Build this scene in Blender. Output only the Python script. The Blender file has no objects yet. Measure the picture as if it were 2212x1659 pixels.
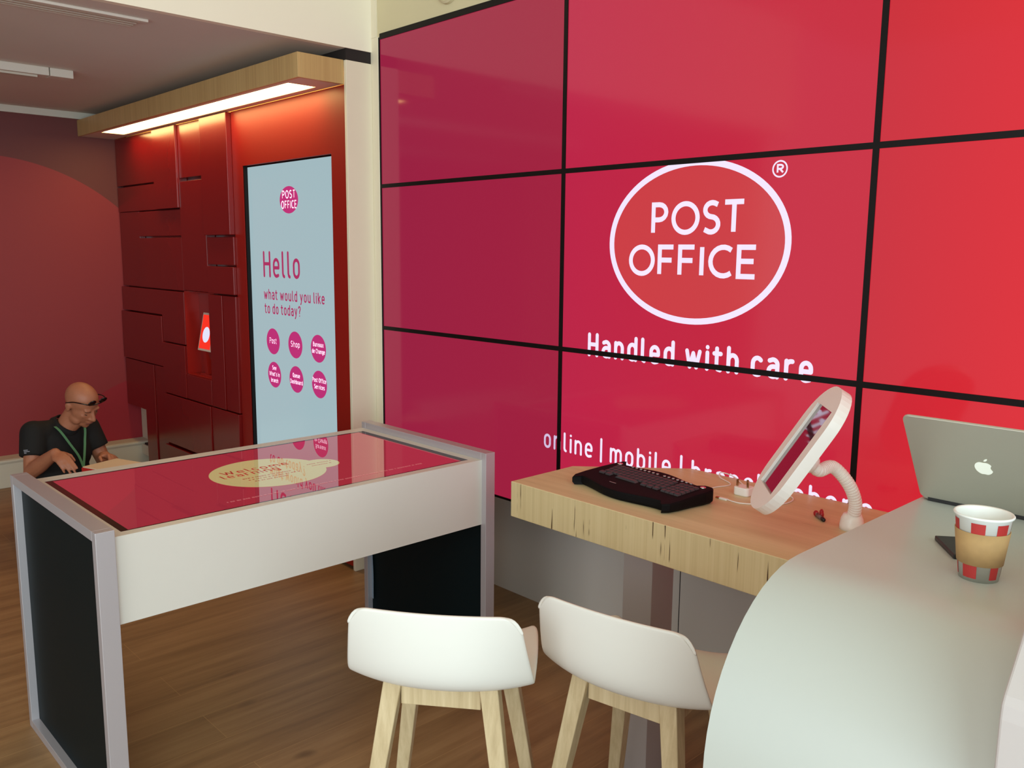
import bpy, bmesh, math, random
from mathutils import Vector, Matrix
random.seed(7)
S = bpy.context.scene
COL = S.collection
PI = math.pi

# ------------------------------------------------------------------ camera, world, light, exposure
cam = bpy.data.cameras.new('camera')
cam_o = bpy.data.objects.new('camera', cam); COL.objects.link(cam_o)
_r = Vector((0.6893, 0.7245, 0.0092)); _f = Vector((-0.7158, 0.6818, -0.1513))
_f.normalize(); _r = (_r - _f * _r.dot(_f)).normalized(); _u = _r.cross(_f)
cam_o.matrix_world = Matrix(((_r.x, _u.x, -_f.x, 3.558), (_r.y, _u.y, -_f.y, -2.496), (_r.z, _u.z, -_f.z, 1.628), (0, 0, 0, 1)))
cam.sensor_width = 36.0; cam.lens = 1866.0 / 2212 * 36.0; cam.clip_start = 0.02
S.camera = cam_o
S.view_settings.view_transform = 'Standard'; S.view_settings.look = 'None'
S.view_settings.exposure = 0.0; S.view_settings.gamma = 1.0; S.view_settings.use_curve_mapping = False
w = bpy.data.worlds.new('world'); S.world = w; w.use_nodes = True
w.node_tree.nodes['Background'].inputs[0].default_value = (0.84, 0.95, 1.0, 1)
w.node_tree.nodes['Background'].inputs[1].default_value = 0.72

def area(name, loc, target, sx, sy, power, col):
    l = bpy.data.lights.new(name, 'AREA'); l.shape = 'RECTANGLE'; l.size = sx; l.size_y = sy; l.energy = power; l.color = col
    o = bpy.data.objects.new(name, l); COL.objects.link(o); o.location = loc
    o.rotation_euler = (Vector(target) - Vector(loc)).to_track_quat('-Z', 'Y').to_euler()
    return o
# daylight through the shop front behind and to the right of the viewer
area('shopfront_daylight', (6.4, -3.6, 1.7), (1.5, -0.9, 1.0), 3.6, 2.6, 190, (0.72, 0.93, 1.0))
area('street_daylight', (3.2, -5.6, 1.9), (1.8, -0.5, 1.0), 3.2, 2.4, 70, (0.94, 0.97, 1.0))

# ------------------------------------------------------------------ helpers
def lin(c):
    return tuple(((v / 255) / 12.92 if v / 255 <= 0.04045 else ((v / 255 + 0.055) / 1.055) ** 2.4) for v in c)

def mat(name, rgb, rough=0.5, metal=0.0, spec=0.5, emit=None, es=1.0, coat=0.0, ior=1.5, noise=0.0, nscale=8.0, alpha=None):
    m = bpy.data.materials.new(name); m.use_nodes = True
    nt = m.node_tree; b = nt.nodes['Principled BSDF']
    c = lin(rgb) + (1,)
    b.inputs['Base Color'].default_value = c
    b.inputs['Roughness'].default_value = rough; b.inputs['Metallic'].default_value = metal
    b.inputs['Specular IOR Level'].default_value = spec; b.inputs['IOR'].default_value = ior
    b.inputs['Coat Weight'].default_value = coat; b.inputs['Coat Roughness'].default_value = 0.05
    if emit is not None:
        b.inputs['Emission Color'].default_value = lin(emit) + (1,); b.inputs['Emission Strength'].default_value = es
    if noise > 0:
        t = nt.nodes.new('ShaderNodeTexCoord'); n = nt.nodes.new('ShaderNodeTexNoise'); n.inputs['Scale'].default_value = nscale; n.inputs['Detail'].default_value = 4
        r = nt.nodes.new('ShaderNodeValToRGB')
        r.color_ramp.elements[0].position = 0.3; r.color_ramp.elements[1].position = 0.7
        r.color_ramp.elements[0].color = tuple(v * (1 - noise) for v in c[:3]) + (1,)
        r.color_ramp.elements[1].color = tuple(min(1, v * (1 + noise)) for v in c[:3]) + (1,)
        nt.links.new(t.outputs['Object'], n.inputs['Vector']); nt.links.new(n.outputs['Fac'], r.inputs['Fac']); nt.links.new(r.outputs['Color'], b.inputs['Base Color'])
    return m

class NB:   # tiny node helper
    def __init__(s, m): s.nt = m.node_tree; s.b = s.nt.nodes['Principled BSDF']
    def n(s, t, **k):
        x = s.nt.nodes.new(t)
        for a, v in k.items(): setattr(x, a, v)
        return x
    def l(s, a, b): s.nt.links.new(a, b)
    def ramp(s, fac, stops):
        r = s.n('ShaderNodeValToRGB'); e = r.color_ramp.elements
        while len(e) < len(stops): e.new(0.5)
        for i, (p, c) in enumerate(stops):
            e[i].position = p; e[i].color = lin(c) + (1,)
        s.l(fac, r.inputs['Fac']); return r.outputs['Color']
    def math(s, op, a, b=None):
        x = s.n('ShaderNodeMath', operation=op)
        for i, v in enumerate((a, b)):
            if v is None: continue
            if isinstance(v, (int, float)): x.inputs[i].default_value = v
            else: s.l(v, x.inputs[i])
        return x.outputs[0]

def noise_streak(nb, coord, scale, detail=5, sc=1.0, rough=0.6):
    mp = nb.n('ShaderNodeMapping'); mp.inputs['Scale'].default_value = scale
    nb.l(coord, mp.inputs['Vector'])
    n = nb.n('ShaderNodeTexNoise'); n.inputs['Scale'].default_value = sc; n.inputs['Detail'].default_value = detail; n.inputs['Roughness'].default_value = rough
    nb.l(mp.outputs[0], n.inputs['Vector']); return n.outputs['Fac']

def mix(nb, fac, a, b, mode='MIX'):
    x = nb.n('ShaderNodeMix', data_type='RGBA', blend_type=mode)
    if isinstance(fac, (int, float)): x.inputs[0].default_value = fac
    else: nb.l(fac, x.inputs[0])
    for i, v in ((6, a), (7, b)):
        if isinstance(v, tuple): x.inputs[i].default_value = lin(v) + (1,)
        else: nb.l(v, x.inputs[i])
    return x.outputs[2]

def wood_edge_mat(name, light, mid, dark, streaks=True):
    """laminated wood: vertical layers on upright faces, long soft grain on the top"""
    m = mat(name, mid, rough=0.42, spec=0.35); nb = NB(m)
    tc = nb.n('ShaderNodeTexCoord').outputs['Object']
    side = noise_streak(nb, tc, (70, 70, 0.5), 6, 1.0, 0.7)
    side2 = noise_streak(nb, tc, (7, 7, 0.4), 3, 1.0)
    c1 = nb.ramp(side, [(0.25, dark), (0.45, mid), (0.7, light)])
    c1 = mix(nb, 0.45, c1, nb.ramp(side2, [(0.3, mid), (0.7, light)]))
    if streaks:
        s1 = noise_streak(nb, tc, (95, 95, 3.5), 2, 1.0, 0.5); s2 = noise_streak(nb, tc, (9, 9, 7), 2, 1.0)
        k = nb.math('MULTIPLY', nb.ramp(s1, [(0.66, (0, 0, 0)), (0.70, (255, 255, 255))]), nb.ramp(s2, [(0.5, (0, 0, 0)), (0.56, (255, 255, 255))]))
        c1 = mix(nb, k, c1, (78, 54, 30))
    top = noise_streak(nb, tc, (0.9, 16, 16), 5, 1.0, 0.6)
    c2 = nb.ramp(top, [(0.2, mid), (0.5, light), (0.8, (228, 208, 166))])
    s3 = noise_streak(nb, tc, (7, 90, 10), 2, 1.0)
    c2 = mix(nb, nb.ramp(s3, [(0.70, (0, 0, 0)), (0.75, (150, 150, 150))]), c2, (110, 72, 40))
    g = nb.n('ShaderNodeNewGeometry'); sp = nb.n('ShaderNodeSeparateXYZ'); nb.l(g.outputs['Normal'], sp.inputs[0])
    f = nb.math('GREATER_THAN', nb.math('ABSOLUTE', sp.outputs['Z']), 0.7)
    nb.l(mix(nb, f, c1, c2), nb.b.inputs['Base Color'])
    return m

def grain_mat(name, light, mid, dark, axis='z', rough=0.5):
    m = mat(name, mid, rough=rough, spec=0.3); nb = NB(m)
    tc = nb.n('ShaderNodeTexCoord').outputs['Object']
    sc = {'z': (60, 60, 3), 'x': (3, 60, 60), 'y': (60, 3, 60)}[axis]
    n = noise_streak(nb, tc, sc, 5, 1.0, 0.65)
    nb.l(nb.ramp(n, [(0.28, dark), (0.5, mid), (0.72, light)]), nb.b.inputs['Base Color'])
    return m

# ------------------------------------------------------------------ mesh building
class MB:
    def __init__(s): s.bm = bmesh.new()
    def box(s, x0, x1, y0, y1, z0, z1):
        v = [s.bm.verts.new(p) for p in ((x0, y0, z0), (x1, y0, z0), (x1, y1, z0), (x0, y1, z0), (x0, y0, z1), (x1, y0, z1), (x1, y1, z1), (x0, y1, z1))]
        for f in ((3, 2, 1, 0), (4, 5, 6, 7), (0, 1, 5, 4), (1, 2, 6, 5), (2, 3, 7, 6), (3, 0, 4, 7)): s.bm.faces.new([v[i] for i in f])
        return s
    def prism(s, pts, fn0, fn1):
        """closed 2-D outline swept from fn0(p) to fn1(p)"""
        a = [s.bm.verts.new(fn0(p)) for p in pts]; b = [s.bm.verts.new(fn1(p)) for p in pts]
        n = len(pts)
        s.bm.faces.new(a[::-1]); s.bm.faces.new(b)
        for i in range(n): s.bm.faces.new((a[i], a[(i + 1) % n], b[(i + 1) % n], b[i]))
        return s
    def face(s, pts): s.bm.faces.new([s.bm.verts.new(p) for p in pts]); return s
    def tube(s, pts, rad, seg=12, cap=True):
        pts = [Vector(p) for p in pts]; n = len(pts)
        if isinstance(rad, (int, float)): rad = [rad] * n
        t = (pts[1] - pts[0]).normalized(); up = Vector((0, 0, 1)) if abs(t.z) < 0.9 else Vector((1, 0, 0))
        nx = t.cross(up).normalized(); rings = []
        for i in range(n):
            d = (pts[min(i + 1, n - 1)] - pts[max(i - 1, 0)]).normalized()
            nx = (nx - d * nx.dot(d)).normalized(); ny = d.cross(nx)
            rings.append([s.bm.verts.new(pts[i] + (nx * math.cos(2 * PI * k / seg) + ny * math.sin(2 * PI * k / seg)) * rad[i]) for k in range(seg)])
        for i in range(n - 1):
            for k in range(seg): s.bm.faces.new((rings[i][k], rings[i][(k + 1) % seg], rings[i + 1][(k + 1) % seg], rings[i + 1][k]))
        if cap: s.bm.faces.new(rings[0][::-1]); s.bm.faces.new(rings[-1])
        return s
    def lathe(s, prof, cx, cy, seg=40, closed=False):
        rings = []
        for r, z in prof:
            if r < 1e-6: rings.append([s.bm.verts.new((cx, cy, z))])
            else: rings.append([s.bm.verts.new((cx + r * math.cos(2 * PI * k / seg), cy + r * math.sin(2 * PI * k / seg), z)) for k in range(seg)])
        for i in range(len(rings) - 1):
            a, b = rings[i], rings[i + 1]
            for k in range(seg):
                k2 = (k + 1) % seg
                q = [a[k % len(a)], a[k2 % len(a)], b[k2 % len(b)], b[k % len(b)]]
                q2 = []
                for v in q:
                    if v not in q2: q2.append(v)
                if len(q2) > 2: s.bm.faces.new(q2)
        return s
    def ball(s, c, r, seg=16, rot=None):
        """ellipsoid"""
        if isinstance(r, (int, float)): r = (r, r, r)
        mm = Matrix.Translation(c) @ (rot.to_4x4() if rot is not None else Matrix()) @ Matrix.Diagonal((r[0], r[1], r[2], 1))
        bmesh.ops.create_uvsphere(s.bm, u_segments=seg, v_segments=max(8, seg * 2 // 3), radius=1.0, matrix=mm); return s
    def capsule(s, a, b, ra, rb, seg=12):
        a = Vector(a); b = Vector(b)
        s.tube([a, a.lerp(b, 0.5), b], [ra, (ra + rb) / 2, rb], seg); s.ball(a, ra, seg); s.ball(b, rb, seg); return s
    def build(s, name, m, parent=None, bevel=0, smooth=False, sub=0, loc=None):
        bmesh.ops.recalc_face_normals(s.bm, faces=s.bm.faces[:])
        me = bpy.data.meshes.new(name); s.bm.to_mesh(me); s.bm.free()
        o = bpy.data.objects.new(name, me); COL.objects.link(o)
        if isinstance(m, (list, tuple)):
            for x in m: me.materials.append(x)
        else: me.materials.append(m)
        if parent is not None:
            o.parent = parent
            me.transform(Matrix.Translation(-Vector(parent.matrix_basis.translation)) if not parent.get('_local') else Matrix())
            if parent.parent is not None:
                me.transform(Matrix.Translation(-Vector(parent.parent.matrix_basis.translation)))
        elif loc is not None:
            me.transform(Matrix.Translation(-Vector(loc))); o.location = loc
        if smooth:
            for p in me.polygons: p.use_smooth = True
        if bevel:
            b = o.modifiers.new('bevel', 'BEVEL'); b.width = bevel; b.segments = 3; b.limit_method = 'ANGLE'; b.angle_limit = math.radians(40)
        if sub:
            b = o.modifiers.new('sub', 'SUBSURF'); b.levels = sub; b.render_levels = sub
        return o

def tag(o, label, cat, group=None):
    o['label'] = label; o['category'] = cat
    if group: o['group'] = group
    return o
def thing(name, label, cat, loc=(0, 0, 0), group=None):
    o = bpy.data.objects.new(name, None); COL.objects.link(o); o.location = loc; o.empty_display_size = 0.05
    return tag(o, label, cat, group)
def struct(o): o['kind'] = 'structure'; return o

# ------------------------------------------------------------------ lettering made of strokes
def arc(cx, cy, rx, ry, a0, a1, n=8):
    return [(cx + rx * math.cos(math.radians(a0 + (a1 - a0) * i / n)), cy + ry * math.sin(math.radians(a0 + (a1 - a0) * i / n))) for i in range(n + 1)]
X = 0.71
def oval(w, h, y0=0, r=None):
    r = r or w / 2; rx = w / 2; ry = min(h / 2, w * 0.6)
    return arc(w - rx, y0 + h - ry, rx, ry, 0, 180, 10) + arc(rx, y0 + ry, rx, ry, 180, 360, 10) + [(w, y0 + h - ry)]
def bowl(y0=0): return oval(.38, X, y0)
def arch(x0, w): return [(x0, X - .28)] + arc(x0 + w / 2, X - .24, w / 2, .24, 180, 0, 8) + [(x0 + w, 0)]
G = {
 'o': (.38, [oval(.38, X)]), 'n': (.38, [[(0, 0), (0, X)], arch(0, .38)]), 'm': (.64, [[(0, 0), (0, X)], arch(0, .32), arch(.32, .32)]),
 'h': (.38, [[(0, 0), (0, 1)], arch(0, .38)]), 'b': (.38, [[(0, 0), (0, 1)], bowl()]), 'd': (.38, [[(.38, 0), (.38, 1)], bowl()]),
 'p': (.38, [[(0, -.27), (0, X)], bowl()]), 'q': (.38, [[(.38, -.27), (.38, X)], bowl()]),
 'a': (.36, [[(.03, X - .05)] + arc(.16, X - .2, .2, .2, 90, 0, 6) + [(.36, 0)], [(.36, .42), (.2, .42)] + arc(.17, .21, .17, .21, 90, 270, 8) + arc(.2, .2, .16, .2, 270, 360, 5)]),
 'e': (.38, [[(0, .36), (.38, .36), (.38, X - .23)] + arc(.19, X - .23, .19, .23, 0, 180, 8) + arc(.19, .23, .19, .23, 180, 290, 6) + [(.34, .04)]]),
 'l': (.10, [[(0, 1), (0, .14), (.03, .04), (.10, 0)]]), 'i': (.0, [[(0, 0), (0, X)], [(0, .95), (0, .951)]]),
 't': (.26, [[(.08, .93), (.08, .16), (.13, .03), (.25, 0)], [(-.04, X), (.26, X)]]),
 'w': (.62, [[(0, X), (.15, 0), (.31, .62), (.47, 0), (.62, X)]]), 'v': (.38, [[(0, X), (.19, 0), (.38, X)]]), 'x': (.36, [[(0, X), (.36, 0)], [(0, 0), (.36, X)]]),
 'y': (.38, [[(0, X), (.19, .02)], [(.38, X), (.19, .02), (.1, -.24), (.03, -.27)]]),
 'u': (.38, [[(0, X), (0, .22)] + arc(.19, .22, .19, .22, 180, 360, 8) + [(.38, X)], [(.38, X), (.38, 0)]]),
 'r': (.24, [[(0, 0), (0, X)], [(0, X - .22)] + arc(.2, X - .2, .2, .2, 180, 80, 6)]),
 'c': (.32, [arc(.19, X - .23, .19, .23, 40, 180, 6) + arc(.19, .23, .19, .23, 180, 320, 6)]),
 'k': (.34, [[(0, 0), (0, 1)], [(.33, X), (.02, .3)], [(.12, .4), (.35, 0)]]),
 's': (.30, [[(.29, X - .06)] + arc(.16, X - .17, .16, .17, 80, 250, 8) + arc(.15, .18, .15, .18, 75, -100, 8) + [(0, .06)]]),
 'g': (.38, [bowl(), [(.38, X), (.38, -.1)] + arc(.2, -.1, .18, .17, 0, -130, 6)]),
 'f': (.24, [[(.08, 0), (.08, .8)] + arc(.22, .8, .14, .2, 180, 90, 5), [(-.04, X), (.24, X)]]),
 'H': (.46, [[(0, 0), (0, 1)], [(.46, 0), (.46, 1)], [(0, .52), (.46, .52)]]),
 'P': (.44, [[(0, 0), (0, 1), (.2, 1)] + arc(.2, .73, .24, .27, 90, -90, 8) + [(0, .46)]]),
 'S': (.42, [[(.39, .93)] + arc(.22, .76, .21, .24, 70, 250, 9) + arc(.2, .26, .22, .26, 70, -105, 9) + [(0, .09)]]),
 'B': (.42, [[(0, 0), (0, 1), (.2, 1)] + arc(.2, .77, .19, .23, 90, -90, 6) + [(0, .54)], [(.2, .54)] + arc(.2, .27, .22, .27, 90, -90, 6) + [(0, 0)]]),
 'C': (.48, [arc(.3, .5, .3, .5, 52, 308, 16)]), 'W': (.8, [[(0, 1), (.2, 0), (.4, .9), (.6, 0), (.8, 1)]]),
 'Q': (.56, [arc(.28, .5, .28, .5, 0, 360, 24), [(.32, .2), (.56, -.08)]]), 'D': (.5, [[(0, 0), (0, 1), (.2, 1)] + arc(.2, .5, .3, .5, 90, -90, 10) + [(0, 0)]]),
 'O': (.62, [arc(.31, .5, .31, .5, 0, 360, 32)]), 'F': (.38, [[(.38, 1), (0, 1), (0, 0)], [(0, .52), (.34, .52)]]), 'I': (0, [[(0, 0), (0, 1)]]),
 'E': (.4, [[(.4, 1), (0, 1), (0, 0), (.4, 0)], [(0, .52), (.36, .52)]]), 'T': (.44, [[(0, 1), (.44, 1)], [(.22, 1), (.22, 0)]]),
 'R': (.44, [[(0, 0), (0, 1), (.2, 1)] + arc(.2, .74, .22, .26, 90, -90, 8) + [(0, .48)], [(.18, .48), (.44, 0)]]),
 '?': (.34, [arc(.17, .8, .17, .2, 170, -30, 8) + [(.17, .45), (.17, .3)], [(.17, .03), (.17, .031)]]), "'": (0, [[(0, 1), (0, .82)]]), '|': (0, [[(0, -.12), (0, 1.12)]]),
}
def ortho(poly, sw, w, caps):
    """stroke one polyline -> convex 2-D polygons"""
    out = []; h = sw / 2
    n = len(poly)
    closed = n > 3 and math.dist(poly[0], poly[-1]) < 1e-5
    for i in range(n - 1):
        (x0, y0), (x1, y1) = poly[i], poly[i + 1]
        d = math.hypot(x1 - x0, y1 - y0)
        if d < 1e-9: continue
        ux, uy = (x1 - x0) / d, (y1 - y0) / d
        out.append([(x0 - uy * h, y0 + ux * h), (x0 + uy * h, y0 - ux * h), (x1 + uy * h, y1 - ux * h), (x1 - uy * h, y1 + ux * h)])
    for i in range(n):
        end = i in (0, n - 1) and not closed
        if end and not caps: continue
        if not end:
            p, q, r_ = poly[i - 1 if i else n - 2], poly[i], poly[(i + 1) if i + 1 < n else 1]
            a = math.atan2(q[1] - p[1], q[0] - p[0]) - math.atan2(r_[1] - q[1], r_[0] - q[0])
            if abs(math.sin(a)) < 0.02 and math.cos(a) > 0: continue
            if not caps and abs(abs((a + PI) % (2 * PI) - PI) - PI / 2) < 0.15:   # square corner
                out.append([(q[0] - h, q[1] - h), (q[0] + h, q[1] - h), (q[0] + h, q[1] + h), (q[0] - h, q[1] + h)]); continue
        out.append([(poly[i][0] + h * math.cos(2 * PI * k / 14), poly[i][1] + h * math.sin(2 * PI * k / 14)) for k in range(14)])
    return out
def text_polys(txt, x0, base, cap, sw, width=None, x1=None, gap=0.17, space=0.34, caps=True, center=None, xs=1.0, words=False):
    """outer cap height = cap; text spans x0..x1 when x1 is given"""
    k = (cap - sw)
    adv = []; x = 0
    for ch in txt:
        if ch == ' ': x += space * k; adv.append((ch, x)); continue
        adv.append((ch, x)); x += G[ch][0] * k + gap * k + sw
    last = adv[-1]; total = last[1] + G[last[0]][0] * k
    f = 1.0 * xs
    if x1 is not None: f = (x1 - x0 - sw) / total
    ox = x0 + sw / 2
    if center is not None: ox = center - total * f / 2
    out = []; parts = [out]
    for ch, xx in adv:
        if ch == ' ':
            if words: out = []; parts.append(out)
            continue
        for pl in G[ch][1]:
            out += ortho([(ox + (xx + px * k) * f, base + sw / 2 + py * k) for px, py in pl], sw, 0, caps)
    return parts if words else out
def glyph_polys(ch, x0, x1, base, cap, sw, caps=False):
    w_ = G[ch][0]; out = []
    for pl in G[ch][1]:
        out += ortho([((x0 + sw / 2 + (px / w_ if w_ else 0) * (x1 - x0 - sw)), base + sw / 2 + py * (cap - sw)) for px, py in pl], sw, 0, caps)
    return out
def ring_polys(cx, cz, ro, ri, n=72):
    out = []
    for i in range(n):
        a, b = 2 * PI * i / n, 2 * PI * (i + 1) / n
        out.append([(cx + ro[0] * math.cos(a), cz + ro[1] * math.sin(a)), (cx + ro[0] * math.cos(b), cz + ro[1] * math.sin(b)), (cx + ri[0] * math.cos(b), cz + ri[1] * math.sin(b)), (cx + ri[0] * math.cos(a), cz + ri[1] * math.sin(a))])
    return out
def disc_poly(cx, cz, rx, rz=None, n=56):
    rz = rz or rx
    return [(cx + rx * math.cos(2 * PI * i / n), cz + rz * math.sin(2 * PI * i / n)) for i in range(n)]
def clip(poly, x0, x1, z0, z1):
    for ax, lim, sg in ((0, x0, 1), (0, x1, -1), (1, z0, 1), (1, z1, -1)):
        res = []
        for i in range(len(poly)):
            a, b = poly[i - 1], poly[i]
            da, db = sg * (a[ax] - lim), sg * (b[ax] - lim)
            if (da < 0) != (db < 0):
                t = da / (da - db); res.append((a[0] + (b[0] - a[0]) * t, a[1] + (b[1] - a[1]) * t))
            if db >= 0: res.append(b)
        poly = res
        if len(poly) < 3: return None
    return poly
def decal(name, polys, fn, m, parent):
    b = MB()
    for p in polys:
        if p: b.face([fn(q) for q in p])
    return b.build(name, m, parent)

# ------------------------------------------------------------------ materials
M = {}
M['white_paint'] = mat('white_paint', (232, 222, 196), 0.6, noise=0.02, nscale=3)
M['beam'] = mat('beam_paint', (246, 238, 216), 0.6)
M['cream_wall'] = mat('cream_wall', (212, 200, 162), 0.7, noise=0.02, nscale=3)
M['ceiling'] = mat('ceiling_paint', (214, 204, 194), 0.8, noise=0.02, nscale=2)
M['lower_wall'] = mat('lower_wall_panel', (228, 222, 212), 0.55)
M['black_bezel'] = mat('black_bezel', (14, 8, 8), 0.5, spec=0.2)
M['dark_gap'] = mat('dark_gap', (34, 26, 24), 0.8)
M['skirting'] = mat('skirting_paint', (205, 198, 180), 0.5)
M['tile_red'] = mat('red_lacquer_tile', (122, 14, 12), 0.22, spec=0.8, noise=0.04, nscale=2)
M['surround_red'] = mat('red_satin_panel', (150, 26, 18), 0.38, spec=0.4)
M['niche_red'] = mat('niche_glow_red', (158, 30, 22), 0.3)  # brighter than the tiles: the niche's glow is put into this red
M['white_lam'] = mat('white_laminate', (212, 207, 197), 0.35, noise=0.015, nscale=3)
M['alu'] = mat('satin_aluminium', (188, 181, 184), 0.32, metal=0.35)
M['post'] = mat('post_grey_paint', (168, 156, 150), 0.45)
M['dark_panel'] = mat('dark_glass_panel', (10, 24, 27), 0.5, spec=0.12)
M['film'] = mat('protective_film', (150, 170, 190), 0.2)
M['counter_white'] = mat('solid_surface_white', (190, 192, 184), 0.30, spec=0.5)
M['unit_white'] = mat('fixture_white', (190, 180, 176), 0.5)
M['stool_shell'] = mat('white_plastic_shell', (228, 224, 215), 0.42)
M['ash'] = grain_mat('bleached_ash', (212, 190, 152), (198, 175, 136), (182, 158, 120), 'z')
M['plywood'] = wood_edge_mat('laminated_pine', (212, 190, 146), (194, 170, 124), (164, 139, 98))
M['canopy_wood'] = wood_edge_mat('canopy_laminate', (206, 172, 116), (186, 150, 98), (156, 120, 76), streaks=False)
M['soffit'] = mat('soffit_white', (226, 206, 190), 0.5)
M['strip_light'] = mat('warm_light_diffuser', (255, 240, 200), 0.5, emit=(255, 216, 140), es=10)
M['paper_white'] = mat('paper_cup_white', (240, 242, 236), 0.5)
M['cup_red'] = mat('cup_red_print', (178, 46, 44), 0.5)
M['card'] = mat('cardboard_sleeve', (182, 146, 96), 0.8, noise=0.06, nscale=60)
M['laptop'] = mat('brushed_laptop_aluminium', (200, 196, 182), 0.42, metal=0.6)
M['laptop_dark'] = mat('laptop_hinge_black', (26, 24, 24), 0.4)
M['logo_lit'] = mat('pale_lit_logo', (235, 238, 225), 0.3, emit=(225, 230, 215), es=0.35)
M['keyboard_black'] = mat('keyboard_black', (14, 12, 13), 0.6, spec=0.1)
M['key_grey'] = mat('keycap_charcoal', (62, 56, 58), 0.45)
M['chrome'] = mat('polished_chrome', (225, 222, 220), 0.15, metal=1.0)
M['silver_key'] = mat('silver_button', (170, 160, 158), 0.3, metal=0.5)
M['plug_white'] = mat('plug_white', (244, 242, 236), 0.3)
M['brass'] = mat('plug_pin_metal', (190, 160, 120), 0.25, metal=1.0)
M['cable'] = mat('white_cable', (240, 234, 226), 0.4)
M['goose'] = mat('gooseneck_white', (240, 238, 228), 0.38)
M['tablet_case'] = mat('tablet_case_white', (240, 234, 226), 0.4)
M['tablet_screen'] = mat('tablet_glass', (30, 8, 14), 0.06, spec=0.8, emit=(70, 16, 30), es=0.5, coat=1.0)
M['trinket_red'] = mat('red_translucent_plastic', (170, 22, 32), 0.2)
M['trinket_grey'] = mat('trinket_grey', (120, 100, 98), 0.3)
M['black_plastic'] = mat('black_plastic', (26, 24, 24), 0.4)
M['metal_grey'] = mat('ceiling_grille_paint', (196, 188, 172), 0.5)
M['trunk_white'] = mat('track_white', (214, 208, 194), 0.5)
M['mag_disc'] = mat('screen_magenta', (90, 10, 50), 0.3, emit=(178, 46, 112), es=1.0)
M['mag_text'] = mat('screen_magenta_text', (90, 10, 40), 0.3, emit=(158, 48, 92), es=1.0)
M['disc_text'] = mat('screen_pink_text', (200, 200, 200), 0.3, emit=(226, 190, 214), es=1.0)
M['white_text'] = mat('screen_white_text', (60, 60, 60), 0.3, emit=(240, 226, 250), es=1.0)
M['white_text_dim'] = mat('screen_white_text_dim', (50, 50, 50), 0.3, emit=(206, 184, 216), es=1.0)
M['hello_panel'] = mat('pale_blue_screen', (20, 24, 26), 0.15, emit=(160, 184, 190), es=1.0)
M['table_cream'] = mat('table_screen_cream', (40, 40, 30), 0.0, spec=0.8, ior=1.7, emit=(196, 176, 118), es=0.75)
M['table_text'] = mat('table_screen_text', (40, 10, 10), 0.0, spec=0.8, ior=1.75, emit=(164, 60, 48), es=0.75)
M['table_faint'] = mat('table_screen_faint', (40, 10, 10), 0.0, spec=0.8, ior=1.75, emit=(200, 110, 110), es=0.7)
M['phone_red'] = mat('phone_screen_red', (60, 8, 6), 0.2, emit=(226, 44, 28), es=1.2)
M['phone_white'] = mat('phone_screen_white', (60, 60, 60), 0.2, emit=(214, 216, 238), es=1.1)
M['skin'] = mat('skin', (176, 112, 82), 0.5, noise=0.05, nscale=30)
M['lip'] = mat('lip_skin', (150, 86, 72), 0.5)
M['brow'] = mat('brow_hair', (92, 66, 50), 0.8)
M['eye_dark'] = mat('closed_lash', (48, 30, 24), 0.6)
M['shirt'] = mat('black_polo_cloth', (17, 16, 15), 0.85, noise=0.1, nscale=40)
M['trouser'] = mat('black_trouser_cloth', (20, 19, 19), 0.85)
M['lanyard'] = mat('green_lanyard', (96, 150, 104), 0.6)
M['lens'] = mat('dark_lens', (24, 14, 14), 0.15)
M['box_card'] = mat('pale_card', (226, 200, 168), 0.7)
M['box_red'] = mat('red_card', (190, 34, 30), 0.5)
M['grey_print'] = mat('grey_sleeve_print', (150, 150, 160), 0.6)
M['rubber'] = mat('dark_rubber', (30, 28, 26), 0.7)

# wall of screens: emission colour runs from magenta (left) to red (right), column by column
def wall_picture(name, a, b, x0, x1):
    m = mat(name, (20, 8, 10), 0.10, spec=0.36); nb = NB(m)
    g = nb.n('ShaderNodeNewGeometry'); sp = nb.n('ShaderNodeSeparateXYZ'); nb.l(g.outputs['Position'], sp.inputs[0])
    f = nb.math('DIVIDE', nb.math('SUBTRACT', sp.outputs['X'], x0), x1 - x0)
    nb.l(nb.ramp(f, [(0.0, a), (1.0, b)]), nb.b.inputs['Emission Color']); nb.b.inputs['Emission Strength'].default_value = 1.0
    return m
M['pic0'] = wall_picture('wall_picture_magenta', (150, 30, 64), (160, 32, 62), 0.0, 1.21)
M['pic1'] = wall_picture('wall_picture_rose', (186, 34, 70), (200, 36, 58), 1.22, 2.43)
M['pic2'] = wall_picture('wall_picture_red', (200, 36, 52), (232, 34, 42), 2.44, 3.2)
M['logo_fill'] = mat('logo_fill_red', (30, 10, 10), 0.12, emit=(202, 60, 68), es=1.0)
M['table_pic'] = mat('table_picture_red', (40, 8, 14), 0.0, spec=0.8, ior=1.75, emit=(156, 44, 58), es=0.85)

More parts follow.
